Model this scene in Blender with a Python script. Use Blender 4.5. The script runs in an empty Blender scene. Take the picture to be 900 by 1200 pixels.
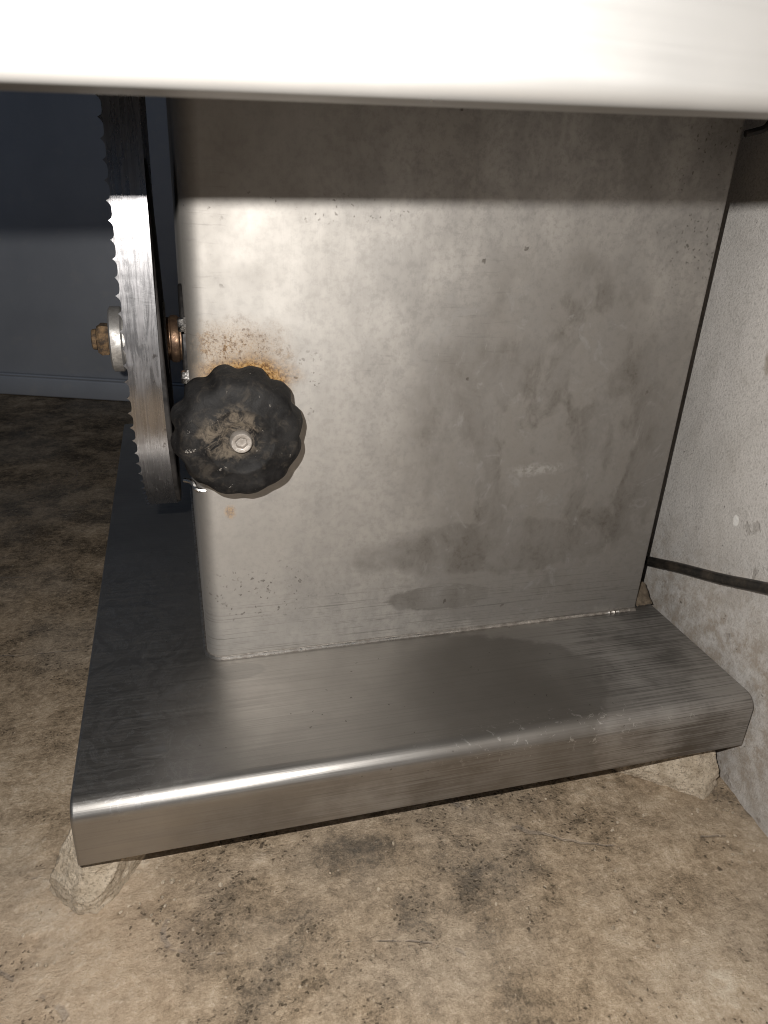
import bpy, bmesh, math, random
from math import sin, cos, pi, radians
from mathutils import Vector, Matrix, Euler, noise

random.seed(4)
scene = bpy.context.scene
col = scene.collection

# ------------------------------------------------------------------ camera
CAM = Vector((0.06417, -0.28255, 0.31833))
cam_data = bpy.data.cameras.new('camera')
cam = bpy.data.objects.new('camera', cam_data)
col.objects.link(cam)
cam.location = CAM
cam.rotation_euler = Euler((1.14071426, -0.04897533, -0.27025956), 'XYZ')
cam_data.sensor_fit = 'VERTICAL'
cam_data.sensor_height = 36.0
cam_data.sensor_width = 27.0
cam_data.lens = 36.0 * 851.354 / 1200.0
cam_data.clip_start = 0.005
cam_data.clip_end = 50.0
cam_data.dof.use_dof = True
cam_data.dof.focus_distance = 0.43
cam_data.dof.aperture_fstop = 36.0
scene.camera = cam

# ------------------------------------------------------------------ light: dim room + the phone's small flash lamp
world = bpy.data.worlds.new('World')
scene.world = world
world.use_nodes = True
bg = world.node_tree.nodes['Background']
bg.inputs['Color'].default_value = (0.50, 0.69, 1.0, 1)
bg.inputs['Strength'].default_value = 0.065

Rm = cam.rotation_euler.to_matrix()
flash_data = bpy.data.lights.new('flash_lamp', 'POINT')
flash_data.energy = 8.8
flash_data.color = (1.0, 0.972, 0.935)
flash_data.shadow_soft_size = 0.0013
flash = bpy.data.objects.new('flash_lamp', flash_data)
col.objects.link(flash)
flash.location = CAM + Rm @ Vector((-0.022, 0.0212, 0.0))

scene.view_settings.view_transform = 'Standard'
scene.view_settings.look = 'None'
scene.view_settings.exposure = 0.0
scene.view_settings.gamma = 1.0
scene.view_settings.use_curve_mapping = False
scene.cycles.filter_width = 1.0
scene.render.resolution_x = 768
scene.render.resolution_y = 1024

# ------------------------------------------------------------------ node helpers
class NT:
    def __init__(self, name):
        self.mat = bpy.data.materials.new(name)
        self.mat.use_nodes = True
        self.t = self.mat.node_tree
        self.b = self.t.nodes['Principled BSDF']
        self.obj = self.n('ShaderNodeTexCoord').outputs['Object']
    def n(self, typ, ins=None, **props):
        nd = self.t.nodes.new(typ)
        for k, v in props.items():
            setattr(nd, k, v)
        for k, v in (ins or {}).items():
            self.set(nd.inputs[k], v)
        return nd
    def set(self, sock, v):
        if isinstance(v, bpy.types.NodeSocket):
            self.t.links.new(v, sock)
        else:
            if sock.type == 'RGBA' and len(v) == 3:
                v = (*v, 1)
            sock.default_value = v
    def math(self, op, a, b=0.0, clamp=False):
        return self.n('ShaderNodeMath', {0: a, 1: b}, operation=op, use_clamp=clamp).outputs[0]
    def add(self, a, b): return self.math('ADD', a, b)
    def mul(self, a, b): return self.math('MULTIPLY', a, b)
    def vmap(self, scale=(1, 1, 1), rot=(0, 0, 0), loc=(0, 0, 0), vec=None):
        return self.n('ShaderNodeMapping', {'Vector': vec or self.obj, 'Location': loc, 'Rotation': rot, 'Scale': scale}).outputs[0]
    def noise(self, scale, detail=4, rough=0.55, vec=None, dist=0.0):
        return self.n('ShaderNodeTexNoise', {'Vector': vec or self.obj, 'Scale': scale, 'Detail': detail, 'Roughness': rough, 'Distortion': dist}).outputs[0]
    def vor(self, scale, vec=None, feature='F1', rand=1.0):
        return self.n('ShaderNodeTexVoronoi', {'Vector': vec or self.obj, 'Scale': scale, 'Randomness': rand}, feature=feature).outputs[0]
    def ramp(self, v, a, b, c=0.0, d=1.0, smooth=True):
        return self.n('ShaderNodeMapRange', {0: v, 1: a, 2: b, 3: c, 4: d}, interpolation_type='SMOOTHSTEP' if smooth else 'LINEAR', clamp=True).outputs[0]
    def cramp(self, v, stops):
        nd = self.n('ShaderNodeValToRGB', {0: v})
        e = nd.color_ramp.elements
        while len(e) < len(stops): e.new(.5)
        for el, (p, c) in zip(e, stops):
            el.position = p; el.color = (*c, 1)
        return nd.outputs[0]
    def mix(self, f, a, b, blend='MIX'):
        nd = self.n('ShaderNodeMix', data_type='RGBA', blend_type=blend)
        self.set(nd.inputs[0], f); self.set(nd.inputs[6], a); self.set(nd.inputs[7], b)
        return nd.outputs[2]
    def mixf(self, f, a, b):
        nd = self.n('ShaderNodeMix', data_type='FLOAT')
        self.set(nd.inputs[0], f); self.set(nd.inputs[2], a); self.set(nd.inputs[3], b)
        return nd.outputs[0]
    def blob(self, c, r, soft=0.25, wob=0.3, wscale=30.0, seed=0.0):
        """irregular patch round c with radii r, 1 inside and 0 outside"""
        v = self.n('ShaderNodeVectorMath', {0: self.obj, 1: c}, operation='SUBTRACT').outputs[0]
        v = self.n('ShaderNodeVectorMath', {0: v, 1: r}, operation='DIVIDE').outputs[0]
        L = self.n('ShaderNodeVectorMath', {0: v}, operation='LENGTH').outputs['Value']
        q = min((12, 25, 50, 110), key=lambda s_: abs(math.log(s_ / wscale)))
        self.cache = getattr(self, 'cache', {})
        if q not in self.cache:
            self.cache[q] = self.noise(q, 5, 0.62, self.vmap(loc=(q * .3, q * .7, q * .1)))
        nz = self.cache[q]
        L = self.add(L, self.mul(self.math('SUBTRACT', nz, 0.5), 2 * wob))
        return self.ramp(L, 1 - soft, 1 + soft, 1.0, 0.0)
    def warp(self, scale, amp, vec=None):
        c = self.n('ShaderNodeTexNoise', {'Vector': vec or self.obj, 'Scale': scale, 'Detail': 3.0}).outputs['Color']
        c = self.n('ShaderNodeVectorMath', {0: c, 1: (.5, .5, .5)}, operation='SUBTRACT').outputs[0]
        c = self.n('ShaderNodeVectorMath', {0: c, 3: amp}, operation='SCALE').outputs[0]
        return self.n('ShaderNodeVectorMath', {0: vec or self.obj, 1: c}, operation='ADD').outputs[0]
    def bump(self, h, strength, dist=0.001, normal=None):
        ins = {'Height': h, 'Strength': strength, 'Distance': dist}
        if normal: ins['Normal'] = normal
        return self.n('ShaderNodeBump', ins).outputs[0]
    def out(self, **kw):
        names = {'color': 'Base Color', 'rough': 'Roughness', 'metal': 'Metallic', 'normal': 'Normal', 'spec': 'Specular IOR Level', 'aniso': 'Anisotropic'}
        for k, v in kw.items():
            self.set(self.b.inputs[names[k]], v)
        return self.mat

BIG = 9.0   # radius used for an axis a patch does not care about

# ------------------------------------------------------------------ materials
def mat_column():
    m = NT('dull_stained_steel')
    wv = m.warp(40, .010)
    wv2 = m.warp(11, .035)
    satin = m.noise(1.0, 3, .6, m.vmap((1100, 40, 90), (0, radians(8), 0)))
    wipe_v = m.noise(1.0, 5, .62, m.vmap((44, 20, 20), (0, radians(14), 0), vec=wv2))
    wipe_d = m.noise(1.0, 5, .72, m.vmap((34, 30, 560), (0, radians(-17), 0)))
    lines_h = m.noise(1.0, 4, .7, m.vmap((14, 20, 900), (0, radians(-1.5), 0)))
    swirl = m.noise(42, 6, .70, wv2, 1.2)
    cloud = m.noise(15, 5, .62)
    fine = m.noise(240, 6, .82)
    # greasy film over the right half, its lower smear and the dull band along the foot
    zoneA = m.blob((.297, .1, .168), (.094, BIG, .112), .28, .50, 12)
    patch = m.ramp(m.noise(19, 6, .60, m.vmap((1.25, 1, .75), (0, radians(14), 0), (.6, 0, .25), wv2)), .455, .545)
    filmA = m.mul(zoneA, m.mixf(patch, .62, 1.0))
    filmB = m.blob((.262, .1, .100), (.088, BIG, .022), .20, .62, 25)
    filmC = m.blob((.320, .1, .073), (.115, BIG, .038), .18, .5, 50)
    filmD = m.mul(m.blob((.213, .1, .178), (.020, BIG, .075), .55, .55, 25), m.ramp(wipe_v, .44, .60))
    drop = m.blob((.225, .1, .066), (.036, BIG, .010), .10, .55, 50)
    film = m.math('MAXIMUM', filmA, m.mul(filmB, .95))
    film = m.math('MAXIMUM', film, m.mul(filmC, .60))
    film = m.math('MAXIMUM', film, m.mul(filmD, .6))
    film = m.math('MAXIMUM', film, m.mul(drop, .85))
    film = m.mul(film, m.ramp(m.add(wipe_v, m.mul(swirl, .6)), .60, 1.02, 1.0, .35))
    base = m.mix(m.ramp(cloud, .3, .7), (.505, .480, .448), (.44, .416, .386))
    right = m.blob((.40, .1, .20), (.25, BIG, BIG), .55, .3, 12)
    tone = m.mul(m.ramp(m.add(m.mul(wipe_v, .6), m.mul(swirl, .4)), .36, .64), m.mixf(right, .08, .50))
    base = m.mix(tone, base, (.24, .229, .218))
    base = m.mix(m.mul(m.ramp(satin, .50, .80), .08), base, (.52, .505, .49))
    wz = m.blob((.155, .1, .255), (.095, BIG, .065), .5, .6, 25)
    base = m.mix(m.mul(m.mul(m.ramp(wipe_d, .56, .66), m.mul(wz, m.ramp(cloud, .48, .58))), .45), base, (.24, .228, .215))
    fgr = m.mul(m.ramp(fine, .46, .62), m.mixf(right, .06, .30))
    base = m.mix(fgr, base, (.22, .21, .20))
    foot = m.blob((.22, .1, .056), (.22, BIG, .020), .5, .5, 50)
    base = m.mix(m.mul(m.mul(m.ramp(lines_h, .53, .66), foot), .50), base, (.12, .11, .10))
    film = m.mul(film, m.ramp(fine, .36, .62, 1.0, .75))
    base = m.mix(m.mul(film, .92), base, (.110, .096, .080))
    # pale dried splashes and wipe scratches
    sp = m.mul(m.ramp(swirl, .575, .66), m.blob((.285, .1, .15), (.115, BIG, .125), .4, .4, 12))
    base = m.mix(m.mul(sp, .42), base, (.40, .39, .375))
    sc = m.mul(m.ramp(m.noise(1.0, 6, .75, m.vmap((420, 30, 60), (0, radians(24), 0), vec=wv)), .64, .70), m.ramp(cloud, .42, .56))
    base = m.mix(m.mul(sc, .30), base, (.50, .485, .465))
    curl = m.blob((.283, .1, .1542), (.016, BIG, .0035), .6, 1.1, 110)
    base = m.mix(m.mul(m.mul(curl, m.ramp(fine, .42, .56)), .7), base, (.50, .485, .46))
    # sparse dark specks of uneven shape
    wsp = m.warp(260, .006)
    v = m.vor(70, wsp)
    speck = m.mul(m.ramp(v, .05, .10, 1, 0), m.ramp(cloud, .50, .56))
    v2 = m.vor(300, wsp)
    clus = m.math('MAXIMUM', m.blob((.107, .1, .082), (.03, BIG, .02), .4, .7, 50), m.blob((.37, .1, .33), (.03, BIG, .06), .4, .8, 50))
    clus = m.math('MAXIMUM', clus, m.blob((.13, .1, .303), (.06, BIG, .007), .5, .8, 50))
    clus = m.math('MAXIMUM', clus, m.blob((.128, .1, .215), (.012, BIG, .020), .6, .9, 50))
    speck = m.math('MAXIMUM', speck, m.mul(m.mul(m.ramp(v2, .14, .30, 1, 0), clus), m.ramp(swirl, .47, .53)))
    base = m.mix(m.mul(speck, .6), base, (.075, .06, .048))
    # rust round the knob
    rz = m.noise(520, 5, .78)
    rust = m.blob((.1005, .1, .2175), (.0235, BIG, .0105), .40, .45, 110)
    rustw = m.blob((.0955, .1, .226), (.024, BIG, .018), .6, .45, 50)
    dustr = m.mul(m.ramp(m.noise(800, 3, .8, m.vmap(loc=(1, 1, 2))), .50, .60), m.mul(rustw, .35))
    rust_all = m.math('MAXIMUM', m.mul(rust, m.ramp(rz, .32, .52, .45, 1.0)), m.math('MAXIMUM', dustr, m.mul(m.mul(m.ramp(m.add(m.mul(rz, .5), m.mul(m.noise(120, 5, .7), .5)), .50, .58), rustw), .85)))
    drip = m.blob((.089, .1, .139), (.0030, BIG, .0035), .6, 1.2, 110)
    rust_all = m.math('MAXIMUM', rust_all, m.mul(drip, .6))
    tint = m.mul(rustw, .42)
    base = m.mix(tint, base, (.33, .23, .13))
    rcol = m.mix(m.ramp(rz, .42, .60), (.40, .225, .062), (.12, .06, .024))
    base = m.mix(rust_all, base, rcol)
    rough = m.add(m.mixf(m.ramp(cloud, .3, .7), .63, .70), m.mul(m.math('SUBTRACT', wipe_v, .5), .10))
    rough = m.mixf(m.mul(film, .5), rough, .60)
    rough = m.mixf(rust_all, rough, .95)
    metal = m.mixf(m.mul(film, .6), .95, .5)
    metal = m.mixf(rust_all, metal, .0)
    h = m.add(m.mul(satin, .6), m.add(m.mul(fine, .5), m.mul(rust_all, 1.2)))
    nrm = m.bump(h, .09, .0005)
    nrm = m.bump(m.noise(9, 2, .5), .20, .002, nrm)
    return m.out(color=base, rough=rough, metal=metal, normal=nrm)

def mat_base():
    m = NT('brushed_base_steel')
    wv = m.warp(60, .006)
    s1 = m.noise(1.0, 4, .65, m.vmap((12, 800, 800), (0, 0, radians(2))))
    s2 = m.noise(1.0, 5, .72, m.vmap((13, 900, 900), (0, 0, radians(-1)), (4, 2, 0)))
    cloud = m.noise(16, 5, .62)
    swirl = m.noise(48, 7, .70, m.warp(16, .05), 1.8)
    xg = m.ramp(m.n('ShaderNodeSeparateXYZ', {0: m.obj}).outputs[0], .12, .27)
    wet = m.mul(m.blob((.205, .040, .037), (.112, .070, .2), .05, .28, 25), xg)
    wet2 = m.blob((.089, .0925, .037), (.017, .0075, .2), .10, .25, 50)
    right = m.blob((.375, .08, .03), (.085, .11, .3), .45, .5, 25)
    fr = m.blob((.30, -.002, .012), (.20, .02, .020), .5, .6, 50)
    left = m.blob((.01, .10, .040), (.06, .16, .012), .5, .3, 25)
    base = m.mix(m.ramp(cloud, .3, .7), (.40, .382, .36), (.33, .314, .295))
    base = m.mix(m.mul(m.ramp(s1, .45, .75), .30), base, (.28, .27, .255))
    base = m.mix(m.mul(wet, .55), base, (.165, .155, .14))
    base = m.mix(m.mul(wet2, .40), base, (.25, .245, .235))
    base = m.mix(m.mul(m.mul(right, m.ramp(m.add(m.mul(s2, .55), m.mul(cloud, .45)), .42, .60)), .80), base, (.095, .09, .083))
    base = m.mix(m.mul(m.ramp(s2, .50, .70), .22), base, (.17, .16, .15))
    base = m.mix(m.mul(m.mul(fr, m.ramp(m.add(m.mul(cloud, .6), m.mul(s2, .6)), .48, .72)), .70), base, (.13, .105, .08))
    line = m.mul(m.ramp(m.math('ABSOLUTE', m.math('SUBTRACT', swirl, .5)), .0, .022, 1, 0), left)
    base = m.mix(m.mul(line, .55), base, (.58, .58, .58))
    base = m.mix(m.mul(m.mul(m.ramp(swirl, .54, .64), left), .30), base, (.22, .24, .27))
    pale = m.mul(m.ramp(m.noise(190, 5, .7, None, 1.0), .58, .66), m.blob((.27, .004, .034), (.08, .012, .012), .5, .6, 50))
    base = m.mix(m.mul(pale, .55), base, (.66, .64, .61))
    v = m.vor(110, m.warp(260, .005))
    base = m.mix(m.mul(m.ramp(v, .035, .075, 1, 0), .6), base, (.07, .06, .05))
    rough = m.mixf(m.ramp(s1, .3, .7), .36, .46)
    rough = m.mixf(m.mul(wet, .8), rough, .42)
    rough = m.mixf(m.mul(right, .6), rough, .46)
    rough = m.add(rough, m.mul(m.mul(m.ramp(swirl, .45, .7), left), .12))
    metal = m.mixf(m.mul(m.math('MAXIMUM', right, fr), .5), .96, .6)
    nrm = m.bump(m.add(s1, m.mul(s2, .4)), .10, .0005)
    nrm = m.bump(m.noise(11, 2, .5), .30, .0018, nrm)
    return m.out(color=base, rough=rough, metal=metal, normal=nrm)

def mat_table():
    m = NT('table_steel')
    s1 = m.noise(1.0, 4, .65, m.vmap((10, 600, 600)))
    c = m.noise(18, 5, .6)
    base = m.mix(m.ramp(c, .3, .7), (.42, .41, .395), (.36, .35, .335))
    rough = m.add(m.mixf(m.ramp(s1, .3, .7), .40, .43), m.mul(m.ramp(c, .4, .7), .10))
    nrm = m.bump(s1, .03, .0004)
    return m.out(color=base, rough=rough, metal=.85, normal=nrm)

def mat_blade():
    m = NT('worn_blade_steel')
    s = m.noise(1.0, 4, .7, m.vmap((1300, 14, 14)))
    s2 = m.noise(1.0, 5, .72, m.vmap((260, 30, 30), loc=(3, 0, 0)), .7)
    c = m.noise(60, 6, .7, None, .5)
    base = m.mix(m.ramp(s, .35, .65), (.32, .313, .316), (.25, .243, .245))
    base = m.mix(m.mul(m.ramp(m.add(m.mul(s2, .6), m.mul(c, .5)), .555, .64), .42), base, (.24, .23, .235))
    spot = m.mul(m.ramp(m.vor(130, m.warp(200, .008)), .1, .2, 1, 0), m.ramp(c, .52, .56))
    base = m.mix(m.mul(spot, .75), base, (.09, .08, .075))
    rough = m.mixf(m.ramp(s2, .35, .65), .23, .33)
    return m.out(color=base, rough=rough, metal=.95, normal=m.bump(m.add(s, c), .15, .0004))

def mat_simple_metal(name, c1, c2, r1, r2, metal, scale=120, bump=.2):
    m = NT(name)
    n1 = m.noise(scale, 6, .65)
    return m.out(color=m.mix(m.ramp(n1, .35, .65), c1, c2), rough=m.mixf(m.ramp(n1, .35, .65), r1, r2), metal=metal,
                 normal=m.bump(m.noise(scale * 2.2, 4, .6), bump, .0006))

def mat_knob():
    m = NT('dusty_black_plastic')
    dust_n = m.noise(140, 7, .74, None, .6)
    lump = m.noise(75, 5, .62)
    fine = m.noise(900, 3, .65)
    center = m.blob((.0875, .06, .2015), (.0145, BIG, .0125), .30, .55, 110)
    dust = m.math('MAXIMUM', m.mul(center, m.ramp(dust_n, .40, .60)), m.mul(m.ramp(dust_n, .50, .70), .20))
    base = m.mix(m.ramp(lump, .35, .65), (.008, .0075, .0075), (.021, .020, .0195))
    base = m.mix(dust, base, (.13, .107, .082))
    chips = m.ramp(m.noise(260, 5, .7, m.vmap(loc=(4, 4, 4))), .655, .70)
    base = m.mix(m.mul(chips, .6), base, (.36, .33, .29))
    rough = m.mixf(dust, .58, .92)
    nrm = m.bump(m.add(m.mul(fine, .25), m.add(m.mul(dust_n, .9), m.add(lump, m.mul(chips, .5)))), .55, .0011)
    return m.out(color=base, rough=rough, metal=0.0, normal=nrm, spec=.12)

def mat_floor():
    m = NT('stained_concrete')
    big = m.noise(7, 4, .6)
    f1 = m.noise(34, 9, .76, None, .25)
    f2 = m.noise(210, 6, .82, m.vmap(loc=(7, 5, 0)))
    clus = m.noise(15, 5, .66, m.vmap(loc=(1.3, .2, 0)))
    sharp = m.noise(800, 2, .6)
    v = m.add(m.mul(f1, .62), m.mul(f2, .38))
    v = m.add(v, m.mul(m.math('SUBTRACT', sharp, .5), .20))
    v = m.add(v, m.mul(m.math('SUBTRACT', clus, .52), -.24))
    # placed stains push the tone down, the pale scuff pushes it up
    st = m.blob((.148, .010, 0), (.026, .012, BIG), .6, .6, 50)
    st2 = m.blob((.205, -.085, 0), (.012, .075, BIG), .6, .6, 25)
    st3 = m.blob((.30, -.125, 0), (.050, .038, BIG), .4, .6, 25)
    st4 = m.blob((.085, -.030, 0), (.055, .036, BIG), .7, .8, 50)
    st5 = m.blob((.20, -.02, 0), (.05, .03, BIG), .7, .8, 50)
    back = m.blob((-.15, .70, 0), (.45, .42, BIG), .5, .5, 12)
    tanz = m.blob((-.01, -.03, 0), (.06, .07, BIG), .6, .5, 25)
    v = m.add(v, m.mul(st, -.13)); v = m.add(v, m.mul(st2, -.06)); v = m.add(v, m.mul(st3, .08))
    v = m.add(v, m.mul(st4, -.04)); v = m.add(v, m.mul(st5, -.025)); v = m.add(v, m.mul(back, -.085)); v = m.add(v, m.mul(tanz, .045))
    base = m.cramp(v, [(.32, (.075, .056, .037)), (.40, (.19, .142, .093)), (.465, (.335, .252, .167)), (.53, (.465, .355, .243)), (.60, (.585, .465, .335)), (.69, (.73, .63, .495))])
    base = m.mix(m.mul(m.ramp(big, .40, .62), .40), base, m.mix(.5, base, (.40, .37, .33)))
    base = m.mix(m.mul(tanz, .25), base, (.55, .385, .25))
    pw = m.warp(420, .0035)
    pit1 = m.mul(m.ramp(m.vor(300, pw), .12, .34, 1, 0), m.ramp(m.add(f1, m.mul(m.math('SUBTRACT', clus, .5), -1.1)), .54, .42))
    pit2 = m.mul(m.ramp(m.vor(135, pw), .07, .17, 1, 0), m.ramp(m.add(f1, m.mul(m.math('SUBTRACT', clus, .5), -1.0)), .49, .42))
    pits = m.math('MAXIMUM', pit1, pit2)
    base = m.mix(m.mul(pits, .78), base, (.085, .065, .043))
    crumb = m.mul(m.ramp(m.vor(240, m.vmap(loc=(.37, .11, 0), vec=pw)), .10, .26, 1, 0), m.ramp(f2, .50, .58))
    base = m.mix(m.mul(crumb, .5), base, (.74, .64, .51))
    vv = m.vor(58, m.warp(170, .010))
    spots = m.mul(m.ramp(vv, .06, .12, 1, 0), m.ramp(clus, .50, .55))
    base = m.mix(m.mul(spots, .8), base, (.075, .055, .038))
    # thin scrape lines
    arc = m.noise(3.2, 1, .4, m.vmap((1, 2.4, 1), (0, 0, radians(18)), (.35, .2, 0)))
    scr = m.mul(m.ramp(m.math('ABSOLUTE', m.math('SUBTRACT', arc, .5)), .0014, .0035, 1, 0), m.ramp(clus, .50, .54))
    base = m.mix(m.mul(scr, .45), base, (.24, .21, .185))
    h = m.add(m.mul(f2, 1.2), m.add(m.mul(f1, 1.0), m.add(m.mul(pits, -.35), m.mul(scr, -.25))))
    return m.out(color=base, rough=.86, metal=0.0, normal=m.bump(h, .85, .0024), spec=.28)

def mat_wall():
    m = NT('grey_rendered_concrete')
    big = m.noise(7, 4, .6)
    mid = m.noise(34, 6, .68)
    grain = m.noise(560, 5, .75)
    grain2 = m.noise(1500, 3, .7)
    base = m.mix(m.ramp(big, .35, .65), (.61, .58, .55), (.51, .485, .455))
    base = m.mix(m.mul(m.ramp(mid, .5, .7), .4), base, (.38, .35, .315))
    base = m.mix(m.mul(m.ramp(grain, .51, .60), .45), base, (.27, .25, .228))
    base = m.mix(m.mul(m.ramp(grain2, .54, .66), .45), base, (.76, .73, .69))
    base = m.mix(m.mul(m.ramp(grain2, .46, .34), .35), base, (.20, .185, .165))
    # brown splash-back above the floor and beside the base
    low = m.blob((.41, .06, .010), (BIG, .14, .075), .5, .5, 25)
    base = m.mix(m.mul(m.mul(low, m.ramp(m.noise(95, 6, .72), .36, .64)), .62), base, (.25, .19, .13))
    ws = m.warp(110, .024)
    v = m.vor(34, m.vmap(loc=(1.1, 0, .4), vec=ws))
    spots = m.mul(m.ramp(v, .13, .20, 1, 0), m.ramp(m.noise(12, 2, .5), .50, .58))
    base = m.mix(m.mul(spots, .40), base, (.20, .178, .155))
    bl = m.blob((.41, .075, .232), (BIG, .004, .011), .4, .5, 110)
    base = m.mix(m.mul(bl, .55), base, (.20, .155, .10))
    ch = m.blob((.4069, .066, .1276), (BIG, .0026, .0035), .25, .8, 110)
    base = m.mix(ch, base, (.80, .78, .75))
    v2 = m.vor(110, m.vmap(loc=(0, 2, 0), vec=ws))
    base = m.mix(m.mul(m.mul(m.ramp(v2, .05, .1, 1, 0), m.ramp(mid, .5, .56)), .9), base, (.03, .026, .022))
    h = m.add(m.mul(grain, .9), m.add(m.mul(grain2, .3), m.add(mid, m.mul(spots, -.5))))
    return m.out(color=base, rough=.88, metal=0.0, normal=m.bump(h, .65, .0012), spec=.25)

def mat_stone(name='broken_limestone', k=1.0):
    m = NT(name)
    mid = m.noise(80, 6, .70)
    grain = m.noise(620, 5, .74)
    layer = m.noise(1.0, 4, .65, m.vmap((60, 120, 420), (.3, .35, .5)))
    base = m.mix(m.ramp(mid, .40, .62), (.76 * k, .645 * k, .50 * k), (.56 * k, .46 * k, .34 * k))
    base = m.mix(m.mul(m.ramp(grain, .52, .60), .55), base, (.22, .175, .125))
    base = m.mix(m.mul(m.ramp(layer, .50, .70), .25), base, (.30, .23, .16))
    return m.out(color=base, rough=.9, metal=0.0, normal=m.bump(m.add(mid, m.add(grain, m.mul(layer, .7))), 1.0, .0024), spec=.25)

def mat_cable():
    m = NT('dusty_black_rubber')
    n1 = m.noise(75, 6, .7)
    n2 = m.noise(500, 4, .65)
    base = m.mix(m.ramp(n1, .40, .72), (.012, .011, .010), (.055, .043, .032))
    base = m.mix(m.mul(m.ramp(n2, .52, .68), .3), base, (.11, .09, .07))
    return m.out(color=base, rough=.42, metal=0.0, normal=m.bump(m.add(n1, n2), .25, .0006))

def mat_cabinet():
    m = NT('dark_grey_cabinet_metal')
    s = m.noise(1.0, 4, .6, m.vmap((5, 5, 60)))
    c = m.noise(5, 5, .6)
    base = m.mix(m.ramp(c, .3, .7), (.50, .52, .56), (.42, .44, .48))
    base = m.mix(m.mul(m.ramp(m.noise(28, 5, .65), .55, .7), .3), base, (.58, .57, .56))
    return m.out(color=base, rough=m.mixf(s, .42, .58), metal=.35, normal=m.bump(s, .06, .001))

M = dict(column=mat_column(), base=mat_base(), table=mat_table(), blade=mat_blade(), knob=mat_knob(), floor=mat_floor(),
         wall=mat_wall(), stone=mat_stone(), cable=mat_cable(), cabinet=mat_cabinet(),
         weld=mat_simple_metal('weld_metal', (.66, .63, .59), (.34, .31, .28), .26, .45, .95, 220, .5),
         wheel=mat_simple_metal('greasy_dark_cast_iron', (.022, .021, .021), (.055, .05, .047), .45, .75, .4, 90, .3),
         shaft=mat_simple_metal('rusty_shaft_steel', (.30, .19, .12), (.12, .075, .05), .3, .55, .8, 160, .4),
         rust=mat_simple_metal('flaking_rust', (.20, .125, .062), (.055, .038, .026), .8, .95, .05, 240, .8),
         washer=mat_simple_metal('dull_zinc', (.62, .60, .57), (.36, .34, .32), .4, .6, .75, 150, .3),
         bolt=mat_simple_metal('bright_bolt_steel', (.66, .64, .61), (.40, .38, .36), .22, .4, 1.0, 300, .3),
         screw=mat_simple_metal('pale_screw_steel', (.40, .365, .33), (.26, .23, .20), .42, .62, .55, 300, .4),
         dark=mat_simple_metal('dark_socket', (.03, .028, .025), (.07, .06, .05), .7, .9, .0, 300, .3),
         dim_under=mat_simple_metal('dimmed_table_underside', (.05, .048, .046), (.10, .095, .09), .5, .75, .3, 60, .3),  # underside coloured dark to keep bounced light off the shadowed column
         clay=mat_simple_metal('dry_brown_mortar', (.15, .115, .08), (.08, .06, .04), .9, .95, .0, 200, .8))

# ------------------------------------------------------------------ mesh helpers
def link(name, bm_or_me, mat=None, parent=None, smooth=True, angle=35):
    if isinstance(bm_or_me, bmesh.types.BMesh):
        bmesh.ops.recalc_face_normals(bm_or_me, faces=bm_or_me.faces)
        me = bpy.data.meshes.new(name)
        bm_or_me.to_mesh(me); bm_or_me.free()
    else:
        me = bm_or_me
    if smooth:
        me.polygons.foreach_set('use_smooth', [True] * len(me.polygons))
        try:
            me.set_sharp_from_angle(angle=radians(angle))
        except Exception:
            pass
    o = bpy.data.objects.new(name, me)
    col.objects.link(o)
    if mat: me.materials.append(mat)
    if parent: o.parent = parent
    return o

def tag(o, label=None, cat=None, group=None, kind=None):
    for k, v in (('label', label), ('category', cat), ('group', group), ('kind', kind)):
        if v: o[k] = v
    return o

def loft(bm, rings, cap=True, closed=True):
    R = [[bm.verts.new(p) for p in r] for r in rings]
    n = len(R[0])
    for a, b in zip(R, R[1:]):
        for i in range(n if closed else n - 1):
            j = (i + 1) % n
            bm.faces.new((a[i], a[j], b[j], b[i]))
    if cap:
        bm.faces.new(list(reversed(R[0]))); bm.faces.new(R[-1])
    return R

def tube(bm, pts, rad, n=12, wob=0.0):
    """round tube along points; rad is a number or a list"""
    pts = [Vector(p) for p in pts]
    rings = []
    up = Vector((0, 0, 1))
    for i, p in enumerate(pts):
        t = (pts[min(i + 1, len(pts) - 1)] - pts[max(i - 1, 0)]).normalized()
        s = t.cross(up)
        if s.length < 1e-4: s = t.cross(Vector((1, 0, 0)))
        s.normalize(); u = s.cross(t)
        r = rad[i] if isinstance(rad, (list, tuple)) else rad
        ring = []
        for k in range(n):
            a = 2 * pi * k / n
            rr = r * (1 + wob * noise.noise((p + s * cos(a) * r + u * sin(a) * r) * 400))
            ring.append(p + s * cos(a) * rr + u * sin(a) * rr)
        rings.append(ring)
    loft(bm, rings)

def lathe_x(bm, prof, cy, cz, n=48):
    """revolve (x, r) about the x axis line through cy, cz"""
    rings = [[(x, cy + r * cos(2 * pi * k / n), cz + r * sin(2 * pi * k / n)) for k in range(n)] for x, r in prof]
    loft(bm, rings)

def hexhead(bm, x0, x1, r, cy, cz, n=6, ch=.0008):
    prof = [(x0, r - ch), (x0 + ch, r), (x1 - ch, r), (x1, r - ch)]
    rings = [[(x, cy + rr * cos(2 * pi * k / n), cz + rr * sin(2 * pi * k / n)) for k in range(n)] for x, rr in prof]
    loft(bm, rings)

def catmull(pts, per=10):
    P = [Vector(p) for p in pts]
    P = [P[0] * 2 - P[1]] + P + [P[-1] * 2 - P[-2]]
    out = []
    for i in range(1, len(P) - 2):
        for k in range(per):
            t = k / per
            a, b, c, d = P[i - 1], P[i], P[i + 1], P[i + 2]
            out.append(.5 * ((2 * b) + (c - a) * t + (2 * a - 5 * b + 4 * c - d) * t * t + (3 * b - a - 3 * c + d) * t ** 3))
    out.append(P[-2])
    return out

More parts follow.
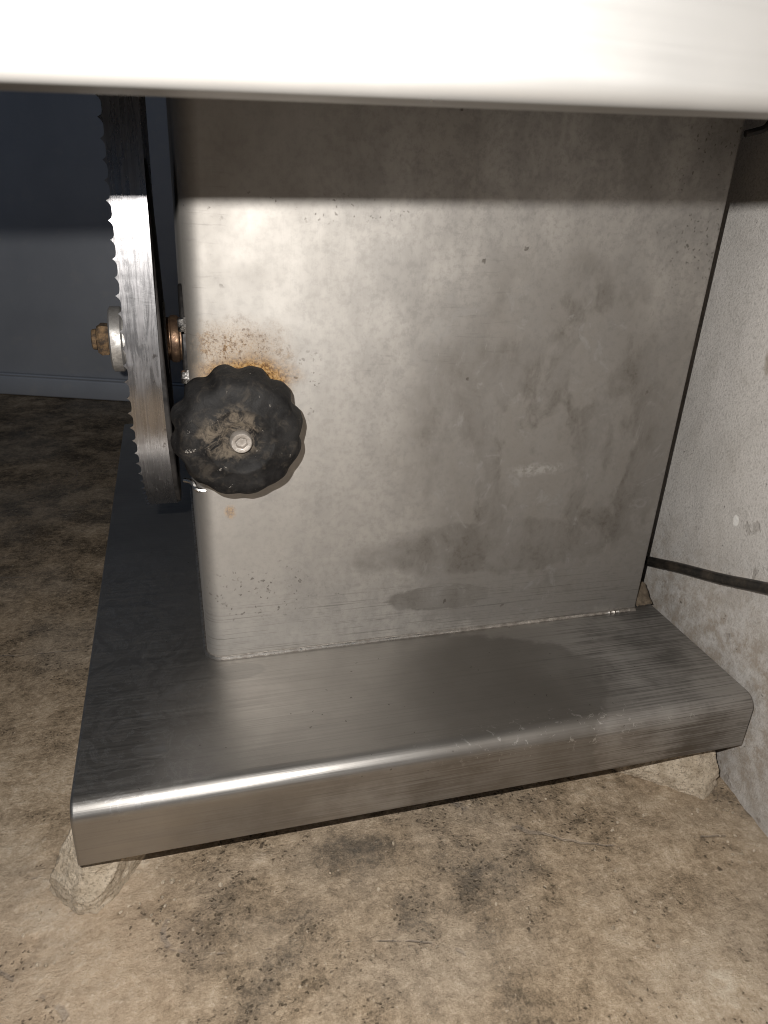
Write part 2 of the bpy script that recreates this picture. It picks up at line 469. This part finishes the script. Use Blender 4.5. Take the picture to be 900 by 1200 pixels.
def rock(name, pts, mat, parent=None, voxel=.0010, amp=.0011, seed=0, zmin=None, zmax=None, side=None):
    """convex block of the given corner points, remeshed and broken up into a rough stone"""
    bm = bmesh.new()
    for p in pts: bm.verts.new(p)
    bmesh.ops.convex_hull(bm, input=bm.verts)
    me = bpy.data.meshes.new(name); bm.to_mesh(me); bm.free()
    o = bpy.data.objects.new(name, me); col.objects.link(o)
    r = o.modifiers.new('r', 'REMESH'); r.mode = 'VOXEL'; r.voxel_size = voxel
    dg = bpy.context.evaluated_depsgraph_get()
    m2 = bpy.data.meshes.new_from_object(o.evaluated_get(dg))
    bpy.data.objects.remove(o)
    b = bmesh.new(); b.from_mesh(m2)
    b.normal_update()
    for _ in range(1):
        bmesh.ops.smooth_vert(b, verts=b.verts, factor=.5, use_axis_x=True, use_axis_y=True, use_axis_z=True)
    b.normal_update()
    off = Vector((seed, seed * 2.3, seed * .7))
    for v in b.verts:
        p = v.co + off
        d = amp * (1.2 * noise.noise(p * 45) + .9 * (abs(noise.noise(p * 120)) * 2 - .6) + .45 * noise.fractal(p * 300, 1, 2, 3))
        if abs(v.normal.z) < .6: d += .0016 * (noise.ridged_multi_fractal(p * 130, 1.0, 2.0, 4, 1.0, 2.0) - 1.0) * .6
        v.co += v.normal * d
        if zmin is not None: v.co.z = max(v.co.z, zmin)
        if zmax is not None: v.co.z = min(v.co.z, zmax)
    me3 = bpy.data.meshes.new(name); b.to_mesh(me3); b.free()
    o = link(name, me3, mat, parent, True, 40)
    if side:
        me3.materials.append(side)
        for f in me3.polygons:
            if f.normal.z + .10 * noise.noise(f.center * 200) < .22: f.material_index = 1
    return o

# ------------------------------------------------------------------ the setting
FLOOR = -0.0415
def axis_steps(a, b, fa, fb, fine, coarse):
    out = []; x = a
    while x < b:
        out.append(x); x += fine if fa <= x < fb else coarse
    out.append(b)
    return out
bm = bmesh.new()
xs = axis_steps(-1.6, .62, -.12, .42, .0019, .03)
ys = axis_steps(-.9, 1.7, -.15, .08, .0019, .03)
grid = []
for y in ys:
    row = []
    for x in xs:
        p = Vector((x, y, 0))
        z = .0011 * noise.fractal(p * 28, 1, 2, 4) + .0007 * noise.noise(p * 120) + .0004 * noise.noise(p * 260)
        # chipped flake hollow
        d = math.hypot((x + .034) / .010, (y + .0) / .016)
        if d < 1.25: z -= .0016 * max(0, 1 - abs(d - .95) / .3) * (1.0 if y < .002 else .35)
        row.append(bm.verts.new((x, y, FLOOR - .0012 + z)))
    grid.append(row)
for r0, r1 in zip(grid, grid[1:]):
    for i in range(len(xs) - 1):
        bm.faces.new((r0[i], r0[i + 1], r1[i + 1], r1[i]))
tag(link('floor', bm, M['floor']), 'stained tan concrete floor', kind='structure')

def wall_x(y): return .4030 + .087 * y
bm = bmesh.new()
ys = axis_steps(-.45, 1.55, -.10, .22, .0035, .04); zs = axis_steps(FLOOR - .02, 1.2, FLOOR - .02, .40, .0035, .06)
G = []
for z in zs:
    row = []
    for y in ys:
        p = Vector((3, y, z))
        d = .0006 * noise.fractal(p * 30, 1, 2, 4)
        low = max(0, 1 - (z - FLOOR) / .02)
        d -= low * .0015 * noise.noise(p * 45)
        row.append(bm.verts.new((wall_x(y) + d, y, z)))
    G.append(row)
for r0, r1 in zip(G, G[1:]):
    for i in range(len(ys) - 1):
        bm.faces.new((r0[i], r1[i], r1[i + 1], r0[i + 1]))
# thickness: back and rim
bl = [bm.verts.new((wall_x(y) + .12, y, z)) for (y, z) in ((ys[0], zs[0]), (ys[-1], zs[0]), (ys[-1], zs[-1]), (ys[0], zs[-1]))]
bm.faces.new(bl)
bm.faces.new([bl[0], bl[3]] + [G[k][0] for k in range(len(zs) - 1, -1, -1)])
bm.faces.new([bl[2], bl[1]] + [G[k][-1] for k in range(len(zs))])
bm.faces.new([bl[3], bl[2]] + [G[-1][k] for k in range(len(ys) - 1, -1, -1)])
bm.faces.new([bl[1], bl[0]] + [G[0][k] for k in range(len(ys))])
tag(link('concrete_wall', bm, M['wall']), 'rough grey concrete wall with brown stains beside the steel base', 'wall')

# dark cabinet behind the machine
cab = bpy.data.objects.new('steel_cabinet', None); col.objects.link(cab)
tag(cab, 'dark grey metal cabinet standing on the floor behind the saw', 'cabinet')
A = Vector((-.223, 1.0324, 0)); B = Vector((-.0167, .9656, 0))
cd = (B - A).normalized(); cn = Vector((-cd.y, cd.x, 0))          # cn points away from the camera
cab.location = (A.x, A.y, FLOOR)
cab.rotation_euler.z = math.atan2(cd.y, cd.x)
def cab_box(name, x0, x1, y0, y1, z0, z1, bev, parent):
    bm = bmesh.new()
    bmesh.ops.create_cube(bm, size=1, matrix=Matrix.Translation(((x0 + x1) / 2, (y0 + y1) / 2, (z0 + z1) / 2)) @ Matrix.Diagonal((x1 - x0, y1 - y0, z1 - z0, 1)))
    bmesh.ops.bevel(bm, geom=list(bm.edges), offset=bev, segments=3, affect='EDGES', profile=.5)
    return link(name, bm, M['cabinet'], parent)
cab_box('body', -.75, .60, .006, .50, .034, .80, .004, cab)
cab_box('skirt', -.75, .60, .0, .49, .0, .0325, .003, cab)
bm = bmesh.new(); tube(bm, [(-.749, .002, .0345), (.599, .002, .0345)], .0022, 8); link('seam_bead', bm, M['cabinet'], cab)

# ------------------------------------------------------------------ the bandsaw
saw = bpy.data.objects.new('bandsaw', None); col.objects.link(saw)
tag(saw, 'stainless steel bandsaw with box column, toothed blade and black knob on raised base', 'bandsaw')
W, H = .3980, .0369

# base plate: folded front edge, ground ends
bm = bmesh.new()
r, er = .0100, .0020
def base_profile(d):
    q = r - d
    return [(d, 0.0), (d, H - r)] + [(r - q * cos(a), H - r + q * sin(a)) for a in [pi / 2 * k / 12 for k in range(1, 13)]] + [(.60 - d, H - d), (.60 - d, 0.0)]
rings = []
for k in range(6):
    t = pi / 2 * k / 5
    rings.append([(er * (1 - cos(t)), y, z) for y, z in base_profile(er * (1 - sin(t)))])
rings += [[(W - x, y, z) for x, y, z in rg_] for rg_ in reversed(rings)]
loft(bm, rings)
base = link('base', bm, M['base'], saw, True, 60)

# column: folded left front corner, sharper right one, top cut to the table's slope
def table_z(x): return .3271 + .0370 * (x - .0458)
CX0, CX1, CY = .0712, .3806, .1075
bm = bmesh.new()
rl, rr = .0105, .0022
pl = []
for k in range(9):
    a = pi / 2 * k / 8
    pl.append((CX0 + rl - rl * cos(a), CY + rl - rl * sin(a)))
for k in range(7):
    a = pi / 2 * k / 6
    pl.append((CX1 - rr + rr * sin(a), CY + rr - rr * cos(a)))
pl += [(CX1, .40), (CX0, .40)]
loft(bm, [[(x, y, H + .0004) for x, y in pl], [(x, y, table_z(x) + .0505) for x, y in pl]])
column = link('column', bm, M['column'], saw)

# weld bead round the foot
bm = bmesh.new()
fp = []
for k in range(150):
    fp.append((CX1 - .0015 - (CX1 - CX0 - rl - .0015) * k / 149, CY - .0008))
for k in range(1, 9):
    a = pi / 2 * k / 8
    fp.append((CX0 + rl - (rl + .0008) * sin(a), CY + rl - (rl + .0008) * cos(a)))
for k in range(1, 90):
    fp.append((CX0 - .0008, CY + rl + .27 * k / 89))
pts, rad = [], []
for x, y in fp:
    lump = 1 + .16 * noise.noise(Vector((x * 420, y * 420, 0)))
    if x > .357 and y < CY: lump += .25 + .35 * sin(x * 1500)
    pts.append((x, y, H + .0007)); rad.append(.0014 * lump)
tube(bm, pts, rad, 10)
link('weld_seam', bm, M['weld'], saw)

# table with a folded lip
bm = bmesh.new()
YT, th, LH, rf = -.170, .0022, .060, .004
outer = [(YT + .016, 0.0)]
for k in range(7):
    a = pi / 2 * k / 6
    outer.append((YT + rf - rf * sin(a), rf - rf * cos(a)))
for k in range(7):
    a = pi / 2 * k / 6
    outer.append((YT + .006 - .006 * cos(a), LH - .006 + .006 * sin(a)))
outer.append((.50, LH))
inner = [(.50, LH - th)]
for k in range(7):
    a = pi / 2 * (1 - k / 6)
    inner.append((YT + .006 - (.006 - th) * cos(a), LH - .006 + (.006 - th) * sin(a)))
for k in range(7):
    a = pi / 2 * (1 - k / 6)
    inner.append((YT + rf - (rf - th) * sin(a), rf - (rf - th) * cos(a)))
inner.append((YT + .016, th))
pr = outer + inner
loft(bm, [[(x, y, z + table_z(x)) for y, z in pr] for x in (-.30, .392)])
bm.faces.ensure_lookup_table()
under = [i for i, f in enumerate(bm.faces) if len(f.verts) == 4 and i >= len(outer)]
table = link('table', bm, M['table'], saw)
table.data.materials.append(M['dim_under'])
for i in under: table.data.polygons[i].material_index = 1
# bent wire hook between the column's top right and the table
bm = bmesh.new()
tube(bm, catmull([(.396, .100, table_z(.396) + .055), (.3945, .1015, table_z(.39) + .028), (.392, .103, table_z(.39) + .016), (.386, .1055, .3525), (.3812, .1065, .3512)], 6), .0019, 8)
link('hook', bm, M['wheel'], saw)

# lower wheel, shaft and bearing
RW, YF = .105, .100
WY, WZ = YF + RW, .2185
bm = bmesh.new()
n = 96
prof = [(.0435, RW - .016), (.0425, RW - .004), (.0430, RW - .0014), (.0438, RW - .0008), (.0568, RW - .0008), (.0574, RW - .0014), (.0578, RW - .004),
        (.0574, RW - .016), (.0535, RW - .018), (.0525, .034), (.0575, .030), (.0585, .016)]
back = [(.0395, .016), (.0400, .030), (.0470, .034), (.0475, RW - .018)]
prof = back + prof
rings = [[(x + .0014 - .029 * r_ * sin(2 * pi * k / n), WY + r_ * cos(2 * pi * k / n), WZ + r_ * sin(2 * pi * k / n)) for k in range(n)] for x, r_ in prof]
R_ = loft(bm, rings, cap=False)
for i in range(n):
    j = (i + 1) % n
    bm.faces.new((R_[-1][i], R_[-1][j], R_[0][j], R_[0][i]))
wheel = link('wheel', bm, M['wheel'], saw, True, 50)
bm = bmesh.new(); lathe_x(bm, [(.0262, .0120), (.0262, .0185), (.0272, .0200), (.0330, .0200), (.0340, .0190), (.0340, .0160), (.0405, .0160), (.0405, .0100)], WY, WZ, 40); link('washer', bm, M['washer'], wheel)
bm = bmesh.new(); hexhead(bm, .0185, .0264, .0104, WY, WZ, 6, .0018)
bmesh.ops.subdivide_edges(bm, edges=bm.edges, cuts=3, use_grid_fill=True)
for v in bm.verts:
    v.co += Vector((noise.noise(v.co * 330), noise.noise(v.co * 330 + Vector((9, 0, 0))), noise.noise(v.co * 330 + Vector((0, 9, 0))))) * .0006
link('hub_nut', bm, M['rust'], wheel)
bm = bmesh.new(); lathe_x(bm, [(.0150, .0050), (.0156, .0062), (.0180, .0066)], WY, WZ, 20); link('shaft_end', bm, M['rust'], wheel)
bm = bmesh.new(); lathe_x(bm, [(.0582, .0150), (.0582, .0225), (.0596, .0230), (.0602, .0225), (.0602, .0150)], WY, WZ, 40); link('spacer_ring', bm, M['washer'], wheel)
bm = bmesh.new(); lathe_x(bm, [(.0560, .0135), (.0620, .0135), (.0628, .0145), (.0650, .0150), (.0672, .0145), (.0680, .0135), (.0716, .0135)], WY, WZ, 40)
link('shaft', bm, M['shaft'], saw)
bm = bmesh.new(); lathe_x(bm, [(.0688, .0140), (.0688, .0330), (.0696, .0340), (.0716, .0340)], WY, WZ, 40)
link('bearing_plate', bm, M['wheel'], saw)
for y, z in ((.150, .2375), (.150, .2075)):
    bm = bmesh.new()
    lathe_x(bm, [(.0716, .0055), (.0702, .0055), (.0700, .0040), (.0676, .0040), (.0668, .0034)], y, z, 6)
    link('bolt', bm, M['bolt'], saw)
bm = bmesh.new()
tube(bm, catmull([(.0645, .118, .1560), (.0670, .116, .1562), (.0690, .114, .1556), (.0705, .112, .1528), (.0730, .111, .1520), (.0760, .1105, .1518)], 5), .0014, 8)
link('split_pin', bm, M['bolt'], saw)

# blade: straight down, round the wheel, straight up, with hooked teeth on its left edge
path = []
step = .00847 / 8
ztop = .392
L1 = ztop - WZ; L2 = pi * RW; tot = 2 * L1 + L2
ns = int(tot / step)
toothp = [0.0, 0.0, .05, .22, 1.0, .42, .10, 0.0]
bm = bmesh.new()
rows = []
for i in range(ns + 1):
    s = i * step
    if s < L1: y, z, ny, nz = YF, ztop - s, -1.0, 0.0
    elif s < L1 + L2:
        a = (s - L1) / RW
        y, z = WY - RW * cos(a), WZ - RW * sin(a); ny, nz = -cos(a), -sin(a)
    else: y, z, ny, nz = WY + RW, WZ + (s - L1 - L2), 1.0, 0.0
    drift = .0014 + .0032 * (max(0, WZ - z) / RW) ** 1.6
    tx = toothp[i % 8] * .0021 * (.80 + .28 * random.Random(i // 8).random())
    setw = (.00025 if (i // 8) % 2 else -.00025) * toothp[i % 8]
    rows.append([((.0393 - tx + drift), y + ny * setw, z + nz * setw), (.0397 + drift, y, z), (.0553 + drift, y, z)])
    rows[-1] = (rows[-1], ny, nz)
t2 = .00065
vr = []
for (p3, ny, nz) in rows:
    f = [bm.verts.new(p) for p in p3]
    b = [bm.verts.new((p[0], p[1] - ny * t2, p[2] - nz * t2)) for p in p3]
    vr.append((f, b))
for (f0, b0), (f1, b1) in zip(vr, vr[1:]):
    for k in (0, 1):
        bm.faces.new((f0[k], f0[k + 1], f1[k + 1], f1[k]))
        bm.faces.new((b0[k], b1[k], b1[k + 1], b0[k + 1]))
    bm.faces.new((f0[0], f1[0], b1[0], b0[0]))
    bm.faces.new((f0[2], b0[2], b1[2], f1[2]))
link('saw_blade', bm, M['blade'], saw, True, 50)

# knob
KX, KZ, KY = .0925, .198, .060
LOBES = 12
bm = bmesh.new()
n = 180
kp = [(.0022, .0062, 0), (.0018, .0080, 0), (.0004, .0092, 0), (-.0004, .0110, 0), (-.0006, .0150, 0), (-.0012, .0158, 0), (-.0012, .0170, 0), (-.0005, .0178, 0),
      (.0000, .0225, .02), (.0008, .0260, .10), (.0020, .0282, .22), (.0040, .0298, .40), (.0070, .0310, .8), (.0110, .0320, 1.2), (.0160, .0330, 1.35), (.0205, .0332, 1.35), (.0222, .0320, 1.2), (.0230, .0285, .6),
      (.0232, .0200, 0), (.0245, .0180, 0), (.0400, .0165, 0), (CY - KY - .0002, .0165, 0)]
rings = []
for dy, r_, am in kp:
    ring = []
    for k in range(n):
        a = 2 * pi * k / n
        c = .5 - .5 * cos(LOBES * a + .7)
        rr_ = r_ * (1 - .062 * am * (1 - c) ** 1.6 + .014 * am)
        p = Vector((cos(a) * rr_, dy, sin(a) * rr_))
        rr_ *= 1 + .014 * noise.noise(p * 150) * min(1, am + .2)
        dyn = dy + .0005 * noise.noise(p * 220)
        ring.append((KX + cos(a) * rr_, KY + dyn, KZ + sin(a) * rr_))
    rings.append(ring)
loft(bm, rings, cap=True)
knob = link('knob', bm, M['knob'], saw, True, 60)
# cap screw with a hexagon socket
bm = bmesh.new()
n = 36
def ringk(y, r_, six=False):
    out = []
    for k in range(n):
        a = 2 * pi * k / n
        q = r_
        if six:
            b = (a + .3) % (pi / 3) - pi / 6
            q = r_ * cos(pi / 6) / cos(b)
        out.append((KX + q * cos(a), KY + y, KZ + q * sin(a)))
    return out
loft(bm, [ringk(.004, .0054), ringk(-.0018, .0054), ringk(-.0026, .0048), ringk(-.0026, .0036), ringk(-.0023, .0031, True), ringk(.0006, .0029, True)], cap=True)
screw = link('cap_screw', bm, M['screw'], knob, True, 40)

# ------------------------------------------------------------------ loose things
Z0 = -.0002
F2 = FLOOR - .002
top = [(-.0195, .0215, -.027), (-.004, .0040, -.030), (.004, .0030, -.030), (.0125, .0085, -.025), (.029, .030, -.006), (-.006, .036, -.008), (-.001, .036, .003), (.004, .024, .000), (.026, .045, .004), (.02, .06, .004)]
bot = [(-.0225, .0255, F2), (-.005, .0065, F2), (.004, .0045, F2), (.0115, .012, F2), (.0285, .036, F2), (-.010, .042, F2), (.025, .065, F2)]
tag(rock('broken_stone', top + bot, M['stone'], amp=.0007, seed=1.3, zmax=Z0), 'pale broken stone wedged under the left corner of the steel base away from the wall', 'stone', 'stones propping up the base')
top = [(.327, .043, -.037), (.357, .019, -.036), (.379, .001, -.033), (.3925, .006, -.026), (.392, .024, -.006), (.372, .026, .001), (.392, .050, .003), (.345, .055, .003)]
bot = [(.322, .048, F2), (.357, .020, F2), (.380, -.001, F2), (.3965, .008, F2), (.397, .055, F2), (.33, .07, F2)]
tag(rock('broken_stone', top + bot, M['stone'], amp=.0007, seed=5.1, zmax=Z0), 'flaked tan stone under the base corner next to the concrete wall', 'stone', 'stones propping up the base')
top = [(.386, .112, .041), (.396, .1135, .040), (.397, .125, .049), (.388, .128, .052), (.385, .122, .048)]
bot = [(.384, .1105, H), (.3985, .112, H), (.399, .132, H), (.384, .132, H)]
tag(rock('mortar_lump', top + bot, M['clay'], voxel=.0007, amp=.0006, seed=8.2, zmin=H + .0003), 'small brown lump of dry mortar on the base between column and wall', 'mortar lump')

bm = bmesh.new()
cp = [(.372, .44, .020), (.392, .30, .026), (.4035, .20, .044), (.4072, .146, .0575), (.4034, .0966, .0765), (.3996, .0526, .0927), (.3964, .0163, .1076), (.392, -.05, .133), (.387, -.16, .155), (.386, -.30, .150)]
cp = [(x - .0030, y, z) for x, y, z in cp]
tube(bm, catmull(cp, 14), .0036, 16, .004)
tag(link('power_cable', bm, M['cable']), 'dusty black rubber cable running along the concrete wall from behind the column', 'cable')

# loose grit and crumbs on the floor
bm = bmesh.new()
rg = random.Random(11)
for i in range(150):
    x, y = rg.uniform(-.10, .39), rg.uniform(-.15, .06)
    if i < 30: x, y = rg.uniform(-.03, .05), rg.uniform(-.02, .03)
    if i > 125: x, y = rg.uniform(.36, .39), rg.uniform(-.10, .0)
    q = rg.uniform(.0004, .0011) * (1.5 if rg.random() < .08 else 1)
    mtx = Matrix.Translation((x, y, FLOOR + .0002)) @ Euler((rg.random() * 6, rg.random() * 6, rg.random() * 6)).to_matrix().to_4x4() @ Matrix.Diagonal((q * 1.3, q, q * .8, 1))
    bmesh.ops.create_icosphere(bm, subdivisions=1, radius=1, matrix=mtx)
for v in bm.verts: v.co += Vector((noise.noise(v.co * 2000), noise.noise(v.co * 2000 + Vector((5, 0, 0))), 0)) * .0003
tag(link('grit', bm, M['stone'], None, False), 'loose grit and crumbs scattered on the concrete floor', 'grit', kind='stuff')
